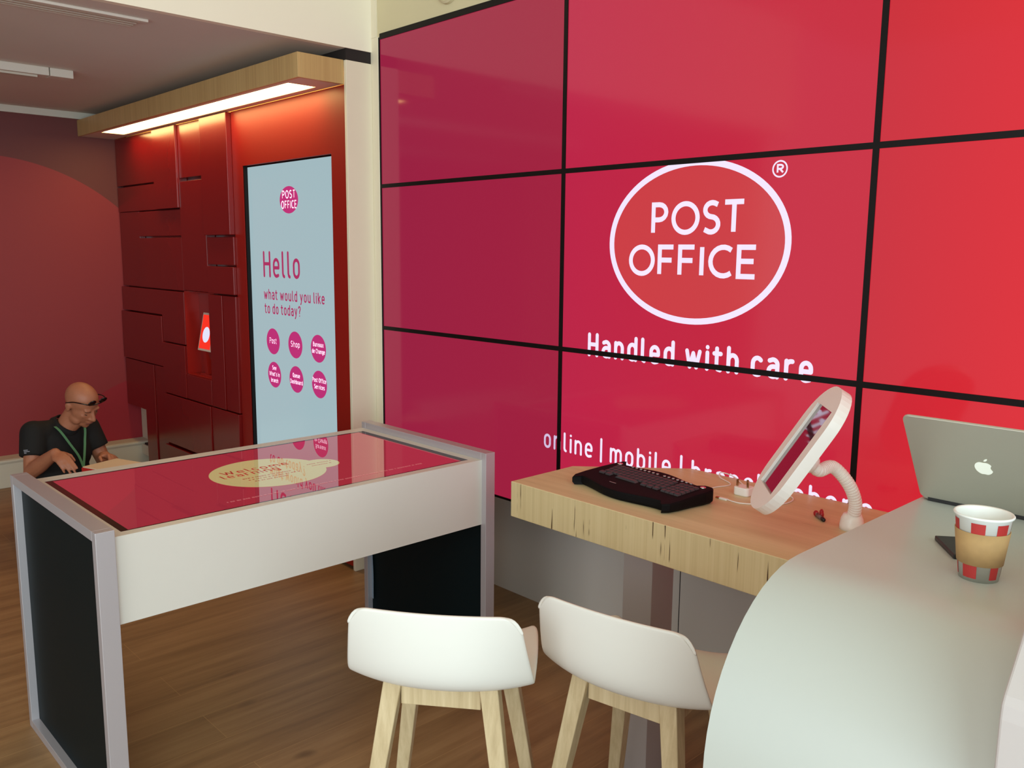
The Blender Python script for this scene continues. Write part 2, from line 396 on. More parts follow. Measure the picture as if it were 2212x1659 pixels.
# floor: oak planks running towards the screens
def floor_mat():
    m = mat('oak_planks', (140, 96, 60), 0.42, spec=0.4); nb = NB(m)
    tc = nb.n('ShaderNodeTexCoord').outputs['Object']
    mp = nb.n('ShaderNodeMapping'); mp.inputs['Rotation'].default_value = (0, 0, PI / 2); nb.l(tc, mp.inputs['Vector'])
    br = nb.n('ShaderNodeTexBrick'); br.offset = 0.37; br.inputs['Scale'].default_value = 1.0
    br.inputs['Brick Width'].default_value = 2.1; br.inputs['Row Height'].default_value = 0.19; br.inputs['Mortar Size'].default_value = 0.0012
    br.inputs['Color1'].default_value = (0.25, 0.25, 0.25, 1); br.inputs['Color2'].default_value = (0.75, 0.75, 0.75, 1); br.inputs['Mortar'].default_value = (0.5, 0.5, 0.5, 1)
    nb.l(mp.outputs[0], br.inputs['Vector'])
    n1 = noise_streak(nb, tc, (14, 1.1, 1), 6, 1.0, 0.65); n2 = noise_streak(nb, tc, (2.0, 0.5, 1), 3, 1.0); n3 = noise_streak(nb, tc, (7, 3.2, 1), 1, 1.0, 0.3)
    base = nb.ramp(n1, [(0.25, (104, 74, 46)), (0.5, (160, 124, 84)), (0.75, (192, 158, 114))])
    tone = nb.ramp(br.outputs['Color'], [(0.2, (206, 192, 176)), (0.8, (250, 240, 228))])
    c = mix(nb, 0.55, base, tone, 'MULTIPLY')
    c = mix(nb, 0.35, c, nb.ramp(n2, [(0.3, (110, 82, 54)), (0.7, (184, 146, 102))]))
    c = mix(nb, nb.ramp(n3, [(0.74, (0, 0, 0)), (0.80, (190, 190, 190))]), c, (56, 34, 22))
    c = mix(nb, nb.math('MULTIPLY', br.outputs['Fac'], 0.6), c, (190, 150, 100))
    nb.l(c, nb.b.inputs['Base Color'])
    return m
M['floor'] = floor_mat()
def end_wall_mat():
    """two-tone red wall graphic: a large disc over a darker ground, a brighter shape low down"""
    m = mat('red_wall_graphic', (150, 50, 56), 0.6); nb = NB(m)
    g = nb.n('ShaderNodeNewGeometry'); sp = nb.n('ShaderNodeSeparateXYZ'); nb.l(g.outputs['Position'], sp.inputs[0])
    def inside(cy, cz, r):
        a = nb.math('SUBTRACT', sp.outputs['Y'], cy); b = nb.math('SUBTRACT', sp.outputs['Z'], cz)
        return nb.math('LESS_THAN', nb.math('SQRT', nb.math('ADD', nb.math('MULTIPLY', a, a), nb.math('MULTIPLY', b, b))), r)
    c = mix(nb, inside(-1.0, 0.926, 1.31), (108, 52, 50), (150, 50, 54))
    c = mix(nb, inside(0.1, -0.2, 0.88), c, (160, 36, 48))
    nb.l(c, nb.b.inputs['Base Color']); return m
M['end_wall'] = end_wall_mat()

# ------------------------------------------------------------------ the setting
XE = -3.11; YH = -0.147; ZC = 2.566
struct(MB().box(XE - .1, 6.2, -5.2, 0.30, -0.08, 0).build('floor', M['floor']))
struct(MB().box(XE - .1, XE, -4.0, 0.1, 0, 3.4).build('wall_left', M['end_wall']))
struct(MB().box(-0.054, 4.9, 0.26, 0.34, 0, 3.4).build('wall_back', M['lower_wall']))
struct(MB().box(-0.054, 4.9, 0.0, 0.26, 2.628, 3.4).build('wall_upper', M['cream_wall']))
struct(MB().box(XE, -0.080, -0.06, 0.04, 0, 3.4).build('wall_rear', M['white_paint']))
struct(MB().box(-0.080, -0.0005, -0.006, 0.26, 0, 2.63).build('trim_1', M['white_paint'], bevel=0.002))
struct(MB().box(-0.080, -0.012, -0.006, 0.0, 2.63, 3.4).build('trim_2', M['white_paint']))
struct(MB().box(XE, -0.09, -4.0, 0.04, ZC, ZC + .08).build('ceiling', M['ceiling']))
struct(MB().box(-0.10, 6.2, -5.2, 0.34, 3.4, 3.5).build('ceiling_upper', M['white_paint']))
struct(MB().box(-0.09, -0.054, -4.0, -0.006, 2.566, 3.4).build('beam', M['beam']))
struct(MB().box(-0.30, -0.060, -0.147, -0.007, 2.514, 2.566).build('gap_shade_block', M['dark_gap']))  # dark block in the open gap over the side panel, shade as colour
struct(MB().box(XE - .1, -0.3, -4.1, -4.0, 0, 3.4).build('wall_added_shade', M['white_paint']))  # unseen wall, added to darken the far left of the room
struct(MB().box(XE, XE + 0.02, -4.0, -0.15, ZC - 0.045, ZC).build('trim_4', M['trunk_white']))
b = MB()
b.prism([(XE, 0), (-2.965, 0), (-2.965, .165), (-2.958, .18), (-2.958, .19), (-2.975, .196), (XE, .196)], lambda p: (p[0], -4.0, p[1]), lambda p: (p[0], -0.02, p[1]))
struct(b.build('baseboard_left', M['skirting'], bevel=0.003))
b = MB()
b.lathe([(0, -.022), (.058, -.022), (.068, -.014), (.070, 0), (0, 0)], 0, 0, 40)
b.bm.transform(Matrix.Translation((0.522, -0.001, 2.748)) @ Matrix.Rotation(-PI / 2, 4, 'X'))
tag(b.build('wall_sensor', M['cream_wall'], smooth=False, loc=(0.522, 0, 2.748)), 'round cream sensor on the wall above the screens, cut by the top of the picture', 'sensor')

# ceiling fittings
t = thing('air_diffuser', 'long slotted air grille set in the lower ceiling beside the white beam', 'vent', (-0.29, -2.0, ZC))
b = MB()
b.box(-0.245, -0.215, -3.2, -1.0, ZC - .012, ZC)
b.build('rim', M['trunk_white'], t, bevel=0.003)
for i, x in enumerate((-0.268, -0.302, -0.336)):
    MB().box(x - .011, x + .011, -3.2, -1.02, ZC - .009, ZC).build('blade', M['metal_grey'], t, bevel=0.003)
for i, x in enumerate((-0.252, -0.285, -0.319)):
    MB().box(x - .006, x + .006, -3.2, -1.018, ZC - .003, ZC).build('slot', M['dark_gap'], t)
MB().box(-0.366, -0.354, -3.2, -1.02, ZC - .008, ZC).build('rim', M['trunk_white'], t, bevel=0.002)
t = thing('lighting_track', 'white surface lighting track on the lower ceiling at the far left', 'track', (-1.62, -2.0, ZC))
MB().box(-1.66, -1.57, -3.2, -1.0, ZC - .042, ZC).build('track_body', M['trunk_white'], t, bevel=0.003)
MB().box(-1.66, -1.57, -0.995, -0.88, ZC - .042, ZC).build('end_cap', M['trunk_white'], t, bevel=0.003)
MB().box(-1.645, -1.60, -3.2, -1.05, ZC - .052, ZC - .042).build('rail', M['metal_grey'], t)

# ------------------------------------------------------------------ tiled display wall
t = thing('tiled_display_wall', 'dark red tiled display wall with pale cut-out niches beside the tall screen', 'display wall', (-1.6, -0.12, 0))
cx_ = [XE + .004, -2.735, -2.362, -1.99, -1.618, -1.26]
tiles = [(-3.106, -2.362, 2.07, 2.402, .014), (-2.362, -1.99, 1.886, 2.402, .040), (-1.99, -1.618, 2.07, 2.402, .022), (-1.618, -1.26, 1.71, 2.402, .046),
  (-3.106, -2.362, 1.886, 2.06, .014), (-2.735, -1.99, 1.71, 1.88, .016), (-3.106, -2.735, 1.357, 1.886, .010), (-2.735, -2.362, 1.357, 1.70, .022), (-2.362, -1.99, 1.357, 1.70, .026),
  (-1.99, -1.618, 1.362, 2.050, .028), (-1.618, -1.26, 1.534, 1.70, .026), (-1.618, -1.26, 1.36, 1.525, .034),
  (-3.106, -2.362, 1.18, 1.350, .024), (-2.362, -1.99, 1.003, 1.350, .030), (-1.618, -1.43, .65, 1.352, .034), (-1.43, -1.26, .65, 1.352, .028),
  (-3.106, -2.362, .825, 1.172, .036), (-2.362, -1.99, .65, .998, .040), (-3.106, -2.735, .468, .82, .028), (-2.735, -2.55, .02, .82, .034), (-2.55, -2.362, .02, .82, .026), (-1.99, -1.618, .65, .815, .036),
  (-2.362, -1.63, .302, .645, .044), (-2.362, -1.63, .02, .288, .050), (-1.63, -1.26, .02, .645, .036)]
b = MB()
for (x0, x1, z0, z1, d) in tiles:
    b.box(x0 + .0025, x1 - .0025, YH + .014 - d, YH + .045, z0 + .001, z1 - .001)
b.build('tile_cladding', M['tile_red'], t, bevel=0.003)
b = MB()   # backing with niche and cupboard openings
for r in ((-3.106, -2.735, .47, 2.40), (-2.735, -1.99, .02, 2.40), (-1.618, -1.26, .02, 2.40), (-1.99, -1.618, 1.357, 2.40), (-1.99, -1.618, .02, .815)):
    b.box(r[0], r[1], YH + .046, YH + .06, r[2], r[3])
b.build('backing_board', M['tile_red'], t)
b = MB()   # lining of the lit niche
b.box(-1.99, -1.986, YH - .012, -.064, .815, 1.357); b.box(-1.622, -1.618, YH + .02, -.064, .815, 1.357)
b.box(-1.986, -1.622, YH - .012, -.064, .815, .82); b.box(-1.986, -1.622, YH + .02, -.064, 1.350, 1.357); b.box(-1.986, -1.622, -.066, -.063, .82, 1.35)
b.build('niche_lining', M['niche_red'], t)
b = MB()
b.box(-3.106, -2.737, -.066, -.062, .10, .466); b.box(-3.106, -2.737, YH + .02, -.066, .10, .175)
b.build('open_compartment', M['skirting'], t, bevel=0.002)
b = MB().box(-2.93, -2.86, YH + .03, YH + .05, .175, .187); b.build('cable_clip', M['dark_gap'], t)
# tablet standing in the niche
t = thing('niche_tablet', 'small tablet with red picture and white disc standing in the lit niche', 'tablet', (-1.70, -.10, .82))
def tilt(u, v, d=0.0):   # u across, v up the screen, leaning back at the top
    return (-1.755 + u, -.148 + v * .20 + d * .98, .985 + v * .98 - d * .2)
b = MB(); pts = [(-.092, 0), (.092, 0), (.092, .245), (-.092, .245)]
b.prism(pts, lambda p: tilt(p[0], p[1], .008), lambda p: tilt(p[0], p[1], 0)); b.build('case', M['soffit'], t, bevel=0.003)
decal('screen', [[(-.08, .014), (.08, .014), (.08, .231), (-.08, .231)]], lambda p: tilt(p[0], p[1], -.001), M['phone_red'], t)
decal('white_disc', [disc_poly(-.0, .105, .050)], lambda p: tilt(p[0], p[1], -.0016), M['phone_white'], t)
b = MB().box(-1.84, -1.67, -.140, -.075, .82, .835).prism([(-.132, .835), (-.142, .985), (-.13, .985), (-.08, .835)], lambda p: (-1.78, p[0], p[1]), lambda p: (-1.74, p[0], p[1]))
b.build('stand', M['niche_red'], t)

# red surround and its white side panel
sx0, sx1, sz0, sz1 = -1.14, -.205, .43, 2.095
tag(MB().box(-.074, -.054, YH - .004, -.006, 0, 2.512).build('side_panel', M['white_paint'], bevel=0.002, loc=(-.064, -.08, 0)), 'tall white end panel between the red surround and the wall of screens', 'panel')

# tall information screen
t = thing('information_screen', 'tall pale blue portrait screen saying Hello set in a plain red surround', 'screen', (-.67, -.11, sz0))
YS = YH + .025
b = MB()
for r in ((-1.258, sx0, .02, 2.403), (sx1, -.078, .02, 2.403), (sx0, sx1, sz1, 2.403), (sx0, sx1, .02, sz0)):
    b.box(r[0], r[1], YH, -.062, r[2], r[3])
bmesh.ops.remove_doubles(b.bm, verts=b.bm.verts[:], dist=1e-5)
b.build('surround', M['surround_red'], t)
b = MB()
b.box(sx0, sx0 + .012, YH + .004, -.064, sz0, sz1); b.box(sx1 - .006, sx1, YS - .002, -.064, sz0, sz1); b.box(sx0, sx1, YS - .002, -.064, sz1 - .008, sz1); b.box(sx0, sx1, YS - .002, -.064, sz0, sz0 + .012)
b.build('bezel', M['black_bezel'], t)
MB().box(sx0 + .012, sx1 - .006, YS, YS + .02, sz0 + .012, sz1 - .008).build('panel', M['hello_panel'], t)
kf = 0.99372
def hx(x): return 3.558 + (x - 3.558) * kf
def hz(z): return 1.628 + (z - 1.628) * kf
def HS(e): return lambda p: (hx(p[0]), YS - e, hz(p[1]))
decal('headline', text_polys('Hello', -1.009, 1.472, .148, .0185, x1=-.604), HS(.0004), M['mag_text'], t)
for wp in text_polys('what would you like', -1.012, 1.348, .060, .0085, x1=-.362, words=True) + text_polys('to do today?', -1.008, 1.268, .060, .0085, x1=-.607, words=True): decal('question_word', wp, HS(.0004), M['mag_text'], t)
decal('logo_disc', [disc_poly(-.7, 1.893, .098, .072)], HS(.0004), M['mag_disc'], t)
decal('logo_text', text_polys('POST', 0, 1.9, .044, .0058, center=-.7, caps=False, gap=.14, xs=1.25) + text_polys('OFFICE', 0, 1.846, .044, .0058, center=-.7, caps=False, gap=.14, xs=1.12), HS(.0008), M['disc_text'], t)
for cx, cz, lines in ((-.9226, 1.112, ('Post',)), (-.6752, 1.112, ('Shop',)), (-.436, 1.112, ('Bureaux', 'de Change')), (-.9186, .921, ('See', "What's in", 'branch')), (-.6737, .921, ('Queue', 'Dashboard')), (-.4343, .921, ('Post Office', 'Services'))):
    bt = decal('menu_button', [disc_poly(cx, cz, .0755, .0738)], HS(.0004), M['mag_disc'], t)
    pl = []; n = len(lines); ch = .034 if n == 1 else .025; lh = .036
    for i, s_ in enumerate(lines):
        nat = {'Post': .080, 'Shop': .094, 'Bureaux': .105, 'de Change': .128, 'See': .046, "What's in": .118, 'branch': .080, 'Queue': .078, 'Dashboard': .132, 'Post Office': .136, 'Services': .104}[s_]
        pl += text_polys(s_, cx - nat / 2, cz - ch / 2 + .004 + (n - 1) * lh / 2 - i * lh, ch, .0034, x1=cx + nat / 2)
    decal('button_text', pl, HS(.0008), M['disc_text'], bt)

# canopy with the strip light
t = thing('light_canopy', 'boxy wooden canopy with a warm strip light above the red tiled wall', 'canopy', (-1.6, -.27, 2.40))
zc0, zc1, yc0, yc1 = 2.404, 2.514, -.394, -.15
b = MB()
b.box(XE + .002, -.075, yc0, yc0 + .02, zc0, zc1); b.box(-.095, -.075, yc0 + .02, yc1, zc0, zc1)
b.build('fascia', M['canopy_wood'], t, bevel=0.0015)
MB().box(XE + .002, -.095, yc0 + .02, -.062, zc1 - .02, zc1 - .004).build('lid', M['canopy_wood'], t)
b = MB()
for r in ((XE + .002, -2.77, yc0 + .02, -.15), (-.246, -.095, yc0 + .02, -.15), (-2.77, -.246, yc0 + .02, -.348), (-2.77, -.246, -.20, -.15)): b.box(r[0], r[1], r[2], r[3], zc0 + .001, zc0 + .012)
b.build('soffit', M['soffit'], t)
MB().box(-2.77, -.246, -.348, -.20, zc0 + .006, zc0 + .012).build('strip_diffuser', M['strip_light'], t)

# ------------------------------------------------------------------ wall of screens (3 x 3)
WP, HP, Z0, BZ = 1.217, 0.688, 0.5608, 0.0092
cols = ('left', 'middle', 'right'); rows = ('bottom', 'centre', 'top')
def wl(e): return lambda p: (p[0], -e, p[1])
ell = disc_poly(1.822, 1.6635, .366, .2775, 96)
fill_polys = [disc_poly(1.822, 1.6635, .35, .262, 96)]
SW = .0172
ring = ring_polys(1.822, 1.6635, (.366, .2775), (.344, .2565), 96)
word1, word2 = [], []
for ch, a_, b_ in (('P', 1.645, 1.717), ('O', 1.731, 1.847), ('S', 1.858, 1.929), ('T', 1.935, 2.023)): word1 += glyph_polys(ch, a_, b_, 1.6905, .1135, SW)
for ch, a_, b_ in (('O', 1.5495, 1.6657), ('F', 1.678, 1.7527), ('F', 1.764, 1.8396), ('I', 1.8535, 1.8715), ('C', 1.888, 1.984), ('E', 1.996, 2.074)): word2 += glyph_polys(ch, a_, b_, 1.5465, .1115, SW)
mark = ring_polys(2.135, 1.890, (.0265, .0265), (.0215, .0215), 40) + glyph_polys('R', 2.124, 2.149, 1.876, .029, .006)
slogan = text_polys('Handled with care', 1.360, 1.2325, .0925, .0150, x1=2.285, words=True)
services = text_polys('online | mobile | branch | phone', 1.132, .834, .080, .0104, x1=2.50, gap=.19, space=.30, words=True)
graphics = (('logo_ring', ring), ('logo_word', word1), ('logo_word', word2), ('registered_mark', mark), ) + tuple(('slogan_word', q) for q in slogan) + tuple(('services_word', q) for q in services)
scr = {}
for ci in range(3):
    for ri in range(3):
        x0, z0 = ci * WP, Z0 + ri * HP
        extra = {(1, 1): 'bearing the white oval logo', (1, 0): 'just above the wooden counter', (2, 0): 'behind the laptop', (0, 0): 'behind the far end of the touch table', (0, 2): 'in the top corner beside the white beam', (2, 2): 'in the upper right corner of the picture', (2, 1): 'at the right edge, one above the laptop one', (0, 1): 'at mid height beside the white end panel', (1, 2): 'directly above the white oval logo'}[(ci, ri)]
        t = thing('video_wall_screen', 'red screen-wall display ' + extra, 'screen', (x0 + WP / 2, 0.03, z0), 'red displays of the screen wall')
        b = MB(); e = BZ
        top = .026 if ri == 2 else e
        b.box(x0, x0 + e, -.004, .06, z0, z0 + HP); b.box(x0 + WP - e, x0 + WP, -.004, .06, z0, z0 + HP); b.box(x0 + e, x0 + WP - e, -.004, .06, z0, z0 + e); b.box(x0 + e, x0 + WP - e, -.004, .06, z0 + HP - e, z0 + HP - .0 + (top - e))
        b.box(x0, x0 + WP, .004, .25, z0 + .001, z0 + HP - .001)
        b.build('bezel', M['black_bezel'], t)
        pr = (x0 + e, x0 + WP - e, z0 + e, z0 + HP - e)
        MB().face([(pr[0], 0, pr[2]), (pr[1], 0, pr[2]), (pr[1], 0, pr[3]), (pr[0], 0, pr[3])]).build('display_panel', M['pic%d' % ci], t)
        pf = [q for q in (clip(p, *pr) for p in fill_polys) if q]
        if pf: decal('logo_ground', pf, wl(.0004), M['logo_fill'], t)
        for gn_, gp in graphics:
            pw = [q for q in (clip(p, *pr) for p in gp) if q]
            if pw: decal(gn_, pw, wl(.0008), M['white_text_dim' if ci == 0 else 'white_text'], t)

# ------------------------------------------------------------------ touch table
xb, xf, yn0, yn1, yf0, yf1, zt, zb = .418, 1.234, -1.785, -1.735, -.412, -.367, .888, .861
t = thing('touch_table', 'white touch table with a pink screen top, butted up to the screen wall', 'table', (.826, -1.08, 0))
FT = .028
for (y0, y1) in ((yn0, yn1), (yf0, yf1)):
    b = MB()
    b.box(xb, xb + FT, y0, y1, 0, zt); b.box(xf - FT, xf, y0, y1, 0, zt); b.box(xb + FT, xf - FT, y0, y1, zt - FT, zt); b.box(xb + FT, xf - FT, y0, y1, 0, FT)
    fr = b.build('end_frame', M['alu'], t, bevel=0.0015)
    MB().box(xb + FT, xf - FT, y0 + .024, y0 + .034, FT, zt - FT).build('end_panel', M['dark_panel'], t)
b = MB()
gx0, gx1, gy0, gy1 = .480, 1.176, -1.700, -.448
for r in ((xb + .006, gx0, yn1, yf0), (gx1, 1.211, yn1, yf0), (gx0, gx1, yn1, gy0), (gx0, gx1, gy1, yf0)): b.box(r[0], r[1], r[2], r[3], .612, zb)
b.box(gx0, gx1, gy0, gy1, .612, .63)
b.build('apron', M['white_lam'], t)
b = MB()
for r in ((gx0, gx0 + .012, gy0, gy1), (gx1 - .008, gx1, gy0, gy1), (gx0 + .012, gx1 - .008, gy0, gy0 + .022), (gx0 + .012, gx1 - .008, gy1 - .028, gy1)): b.box(r[0], r[1], r[2], r[3], .63, zb - .0005)
b.build('screen_border', mat('glass_border_brown', (40, 24, 16), 0.06, spec=0.7), t)
ts = MB().box(gx0 + .012, gx1 - .008, gy0 + .022, gy1 - .028, .63, zb - .0008).build('touch_screen', M['table_pic'], t)
def TS(e): return lambda p: (p[1], p[0], zb - .0008 + e)
dd = [disc_poly(-1.085, .848, .198), disc_poly(-.885, .862, .066)]
decal('speech_bubble', [dd[0]], TS(.0003), M['table_cream'], ts); decal('speech_bubble', [dd[1]], TS(.00035), M['table_cream'], ts)
def TT(polys): return [[(u, -v) for u, v in p] for p in polys]
decal('screen_text', TT(text_polys('Welcome', -1.225, -.800, .046, .0062, x1=-.975)), TS(.0007), M['table_text'], ts)
decal('screen_text', TT(text_polys('learning', -1.245, -.845, .046, .0062, x1=-1.035)), TS(.0007), M['table_text'], ts)
def scrib(u0, u1, v, hgt):
    out = []; u = u0
    rnd = random.Random(int(v * 1e4))
    while u < u1:
        ww = rnd.uniform(.004, .009); out.append([(u, v), (u + ww, v), (u + ww, v + hgt * rnd.uniform(.6, 1)), (u, v + hgt * .8)]); u += ww + rnd.choice((.002, .002, .007))
    return out
for a_ in ((-1.20, -1.02, .880, .010), (-1.19, -1.0, .905, .010), (-1.18, -1.05, .930, .010), (-.935, -.84, .845, .008), (-.93, -.85, .872, .008)): decal('fine_print', scrib(*a_), TS(.0007), M['table_text'], ts)
decal('fine_print', scrib(-1.36, -.62, 1.100, .010), TS(.0006), M['table_faint'], ts)
b = MB(); pf_ = []
for i in range(13):
    z = .08 + i * .045; pf_.append((xb + FT + .004 + .012 * math.sin(i * .9) * (i / 12), z))
for i in range(12):
    (a0, z0), (a1, z1) = pf_[i], pf_[i + 1]
    b.face([(xb + FT, yf0 + .022, z0), (a0 + .012, yf0 + .018, z0), (a1 + .012, yf0 + .018, z1), (xb + FT, yf0 + .022, z1)])
b.build('film_edge', M['film'], t)

# ------------------------------------------------------------------ wooden counter by the screens
cz1, cz0 = .885, .767
t = thing('wooden_counter', 'thick laminated pine counter on a square post, below the screens', 'counter', (2.1, -.3, 0))
out = [(1.567, -.600), (2.848, -.600), (2.848, -.012), (1.862, -.012), (1.563, -.297)]
b = MB().prism(out, lambda p: (p[0], p[1], cz0), lambda p: (p[0], p[1], cz1)); b.build('counter_top', M['plywood'], t, bevel=0.002)
MB().box(1.945, 2.055, -.475, -.365, 0, cz0).build('post', M['post'], t, bevel=0.002)
# panel joint line in the recessed wall
struct(MB().box(1.6455, 1.6485, .2585, .2605, 0.0, .56).build('trim_5', M['dark_gap']))

# ------------------------------------------------------------------ white curved counter
prof = [(-.30, 0), (-.30, 1.105), (-1.12, 1.105)]
for i in range(1, 15):
    a = PI / 2 * i / 14; prof.append((-1.12 - .272 * math.sin(a), 1.105 - .30 * (1 - math.cos(a))))
prof += [(-1.392, 0)]
b = MB().prism(prof, lambda p: (2.850, p[0], p[1]), lambda p: (3.266, p[0], p[1]))
o = b.build('curved_counter', M['counter_white'], smooth=True, loc=(3.05, -.85, 0))
es = o.modifiers.new('es', 'EDGE_SPLIT'); es.split_angle = math.radians(30)
tag(o, 'white counter with a rounded waterfall front, carrying the laptop and cup', 'counter')
prof = [(-.55, 0), (-.55, 1.19), (-1.355, 1.19), (-1.418, 1.118), (-1.424, 1.108), (-1.426, 1.09), (-1.426, 0)]
tag(MB().prism(prof, lambda p: (3.270, p[0], p[1]), lambda p: (3.80, p[0], p[1])).build('white_fixture', M['unit_white'], bevel=0.004, loc=(3.5, -1.0, 0)), 'pale fixture with a sloped shoulder at the lower right edge, beside the curved counter', 'fixture')

# ------------------------------------------------------------------ laptop
ZT = 1.105
t = thing('laptop', 'open silver laptop seen from behind on the white counter', 'laptop', (3.015, -.5, ZT))
def rrect(w_, h_, r, n=6):
    o_ = []
    for cx, cy, a0 in ((w_ / 2 - r, h_ / 2 - r, 0), (-w_ / 2 + r, h_ / 2 - r, 90), (-w_ / 2 + r, -h_ / 2 + r, 180), (w_ / 2 - r, -h_ / 2 + r, 270)):
        o_ += arc(cx, cy, r, r, a0, a0 + 90, n)
    return o_
MB().prism(rrect(.290, .222, .012), lambda p: (2.999 + p[0], -.480 + p[1], ZT + .002), lambda p: (2.999 + p[0], -.480 + p[1], ZT + .014)).build('base', M['laptop'], t, bevel=0.002)
MB().box(2.87, 3.13, -.598, -.588, ZT + .001, ZT + .012).build('hinge', M['laptop_dark'], t)
LD = Vector((0, -.128, .186)).normalized(); LN = Vector((0, -LD.z, LD.y))   # LN points out of the lid's back
def lid(u, v, d=0.0):
    p = Vector((2.854 + u, -.594, ZT + .006)) + LD * v + LN * d; return p
MB().prism([(p[0] + .145, p[1] + .120) for p in rrect(.290, .240, .014)], lambda p: lid(p[0], p[1], -.004), lambda p: lid(p[0], p[1], .002)).build('lid', M['laptop'], t, bevel=0.0015)
fruit = []
for i in range(48):
    a = 2 * PI * i / 48; r = .0172
    r *= 1 - .13 * math.exp(-((a - PI / 2) / .32) ** 2) - .10 * math.exp(-((a - 1.5 * PI) / .28) ** 2)
    x_, y_ = r * math.cos(a) * (1.0 + .06 * math.sin(a)), r * math.sin(a) * 1.04
    d_ = math.hypot(x_ - .0215, y_ - .003)
    if d_ < .0098: x_ -= (.0098 - d_) * .9
    fruit.append((x_, y_))
leaf = [(.001, .0195), (.002, .0235), (.005, .0265), (.0085, .028), (.0082, .0245), (.006, .0212), (.0035, .0197)]
b = MB()
for pts in (fruit, leaf): b.face([lid(.142 + p[0], .124 + p[1], .0024) for p in pts])
b.build('lid_logo', M['logo_lit'], t)
MB().prism([(p[0] + .145, p[1] + .122) for p in rrect(.27, .205, .004)], lambda p: lid(p[0], p[1], -.0046), lambda p: lid(p[0], p[1], -.004)).build('display', M['laptop_dark'], t)

# ------------------------------------------------------------------ paper cup, dark phone
CX, CY = 3.105, -1.000
t = thing('paper_cup', 'white and red paper coffee cup with a cardboard sleeve on the white counter', 'cup', (CX, CY, ZT))
rt, rb, hh = .0415, .0295, .106
b = MB(); b.lathe([(0, ZT + .006), (rb - .001, ZT + .006), (rb, ZT), (rt, ZT + hh), (rt + .003, ZT + hh + .001), (rt + .0035, ZT + hh + .003), (rt + .002, ZT + hh + .005), (rt - .001, ZT + hh + .003), (rt - .002, ZT + hh), (rb - .0018, ZT + .009), (0, ZT + .009)], CX, CY, 56)
b.build('cup_body', M['paper_white'], t, smooth=True)
def cr(z): return rb + (rt - rb) * (z / hh)
b = MB(); zl, zh = .028, .083
b.lathe([(cr(zl) + .0006, ZT + zl), (cr(zl) + .002, ZT + zl), (cr(zh) + .002, ZT + zh), (cr(zh) + .0006, ZT + zh)], CX, CY, 56)
b.build('sleeve', M['card'], t, smooth=True)
def patch(a0, a1, z0, z1):
    n = 6; b = MB()
    for i in range(n):
        q0 = math.radians(a0 + (a1 - a0) * i / n); q1 = math.radians(a0 + (a1 - a0) * (i + 1) / n)
        P = lambda a, z: (CX + (cr(z) + .0004) * math.cos(a), CY + (cr(z) + .0004) * math.sin(a), ZT + z)
        b.face([P(q0, z0), P(q1, z0), P(q1, z1), P(q0, z1)])
    bmesh.ops.remove_doubles(b.bm, verts=b.bm.verts[:], dist=1e-6)
    b.build('red_patch', M['cup_red'], t)
for a_ in (-97, -42, 18, 78, 138, 200): patch(a_, a_ + 30, .083, .1005)
for a_ in (-119, -43, 18, 78, 138, 190): patch(a_, a_ + (40 if a_ == -119 else 26), .006, .029)
b = MB().prism([(2.982, -.858), (3.045, -.941), (3.10, -.90), (3.037, -.815)], lambda p: (p[0], p[1], ZT), lambda p: (p[0], p[1], ZT + .009))
tag(b.build('mobile_phone', M['black_plastic'], bevel=0.002, loc=(3.04, -.88, ZT)), 'flat black phone half hidden behind the paper cup', 'phone')

# ------------------------------------------------------------------ keyboard
KX, KY, KR = 1.932, -.385, math.radians(-7)
t = thing('keyboard', 'black curved-edge computer keyboard on the wooden counter', 'keyboard', (KX, KY, cz1))
def kp(u, v, z):
    return (KX + u * math.cos(KR) - v * math.sin(KR), KY + u * math.sin(KR) + v * math.cos(KR), cz1 + z)
ol = []
for i in range(25):   # front edge, left to right: bulges at both ends
    u = -.172 + .357 * i / 24; ol.append((u, -.112 + .017 * math.cos(u / .185 * PI) * -1 * .9))
ol += [(.203, -.118), (.216, -.098), (.220, -.06), (.219, 0), (.222, .05), (.220, .082), (.208, .098), (.19, .100)]
for i in range(21):
    u = .17 - .34 * i / 20; ol.append((u, .094 + .012 * math.cos(u / .17 * PI)))
ol += [(-.182, .112), (-.192, .106), (-.198, .08), (-.204, .02), (-.206, -.05), (-.202, -.10), (-.19, -.120)]
def ktop(v): return .030 + (v + .12) * .075
b = MB(); n = len(ol)
rings = []
for sc_, zf in ((.965, lambda v: .002), (1.0, lambda v: .010), (1.0, lambda v: ktop(v) - .006), (.985, lambda v: ktop(v) - .001), (.94, lambda v: ktop(v))):
    rings.append([b.bm.verts.new(kp(p[0] * sc_, p[1] * sc_, zf(p[1]))) for p in ol])
for i in range(len(rings) - 1):
    for k in range(n): b.bm.faces.new((rings[i][k], rings[i][(k + 1) % n], rings[i + 1][(k + 1) % n], rings[i + 1][k]))
b.bm.faces.new(rings[0][::-1]); b.bm.faces.new(rings[-1])
b.build('case', M['keyboard_black'], t)
def key_mesh(w_, d_, hgt):
    bb = MB(); bb.prism([(-w_ / 2, -d_ / 2), (w_ / 2, -d_ / 2), (w_ / 2, d_ / 2), (-w_ / 2, d_ / 2)], lambda p: (p[0], p[1], 0), lambda p: (p[0] * .8, p[1] * .8, hgt)); return bb
key0 = key_mesh(.0165, .0165, .006).build('key', M['key_grey']); key0.parent = t; first = True
def put(src, u, v, sx=1.0):
    global first
    o_ = src if first else src.copy()
    if not first: COL.objects.link(o_); o_.parent = t
    first = False
    p = kp(u, v, ktop(v) - .0005); o_.location = Vector(p) - t.location; o_.rotation_euler = (math.atan(.075), 0, KR); o_.scale = (sx, 1, 1)
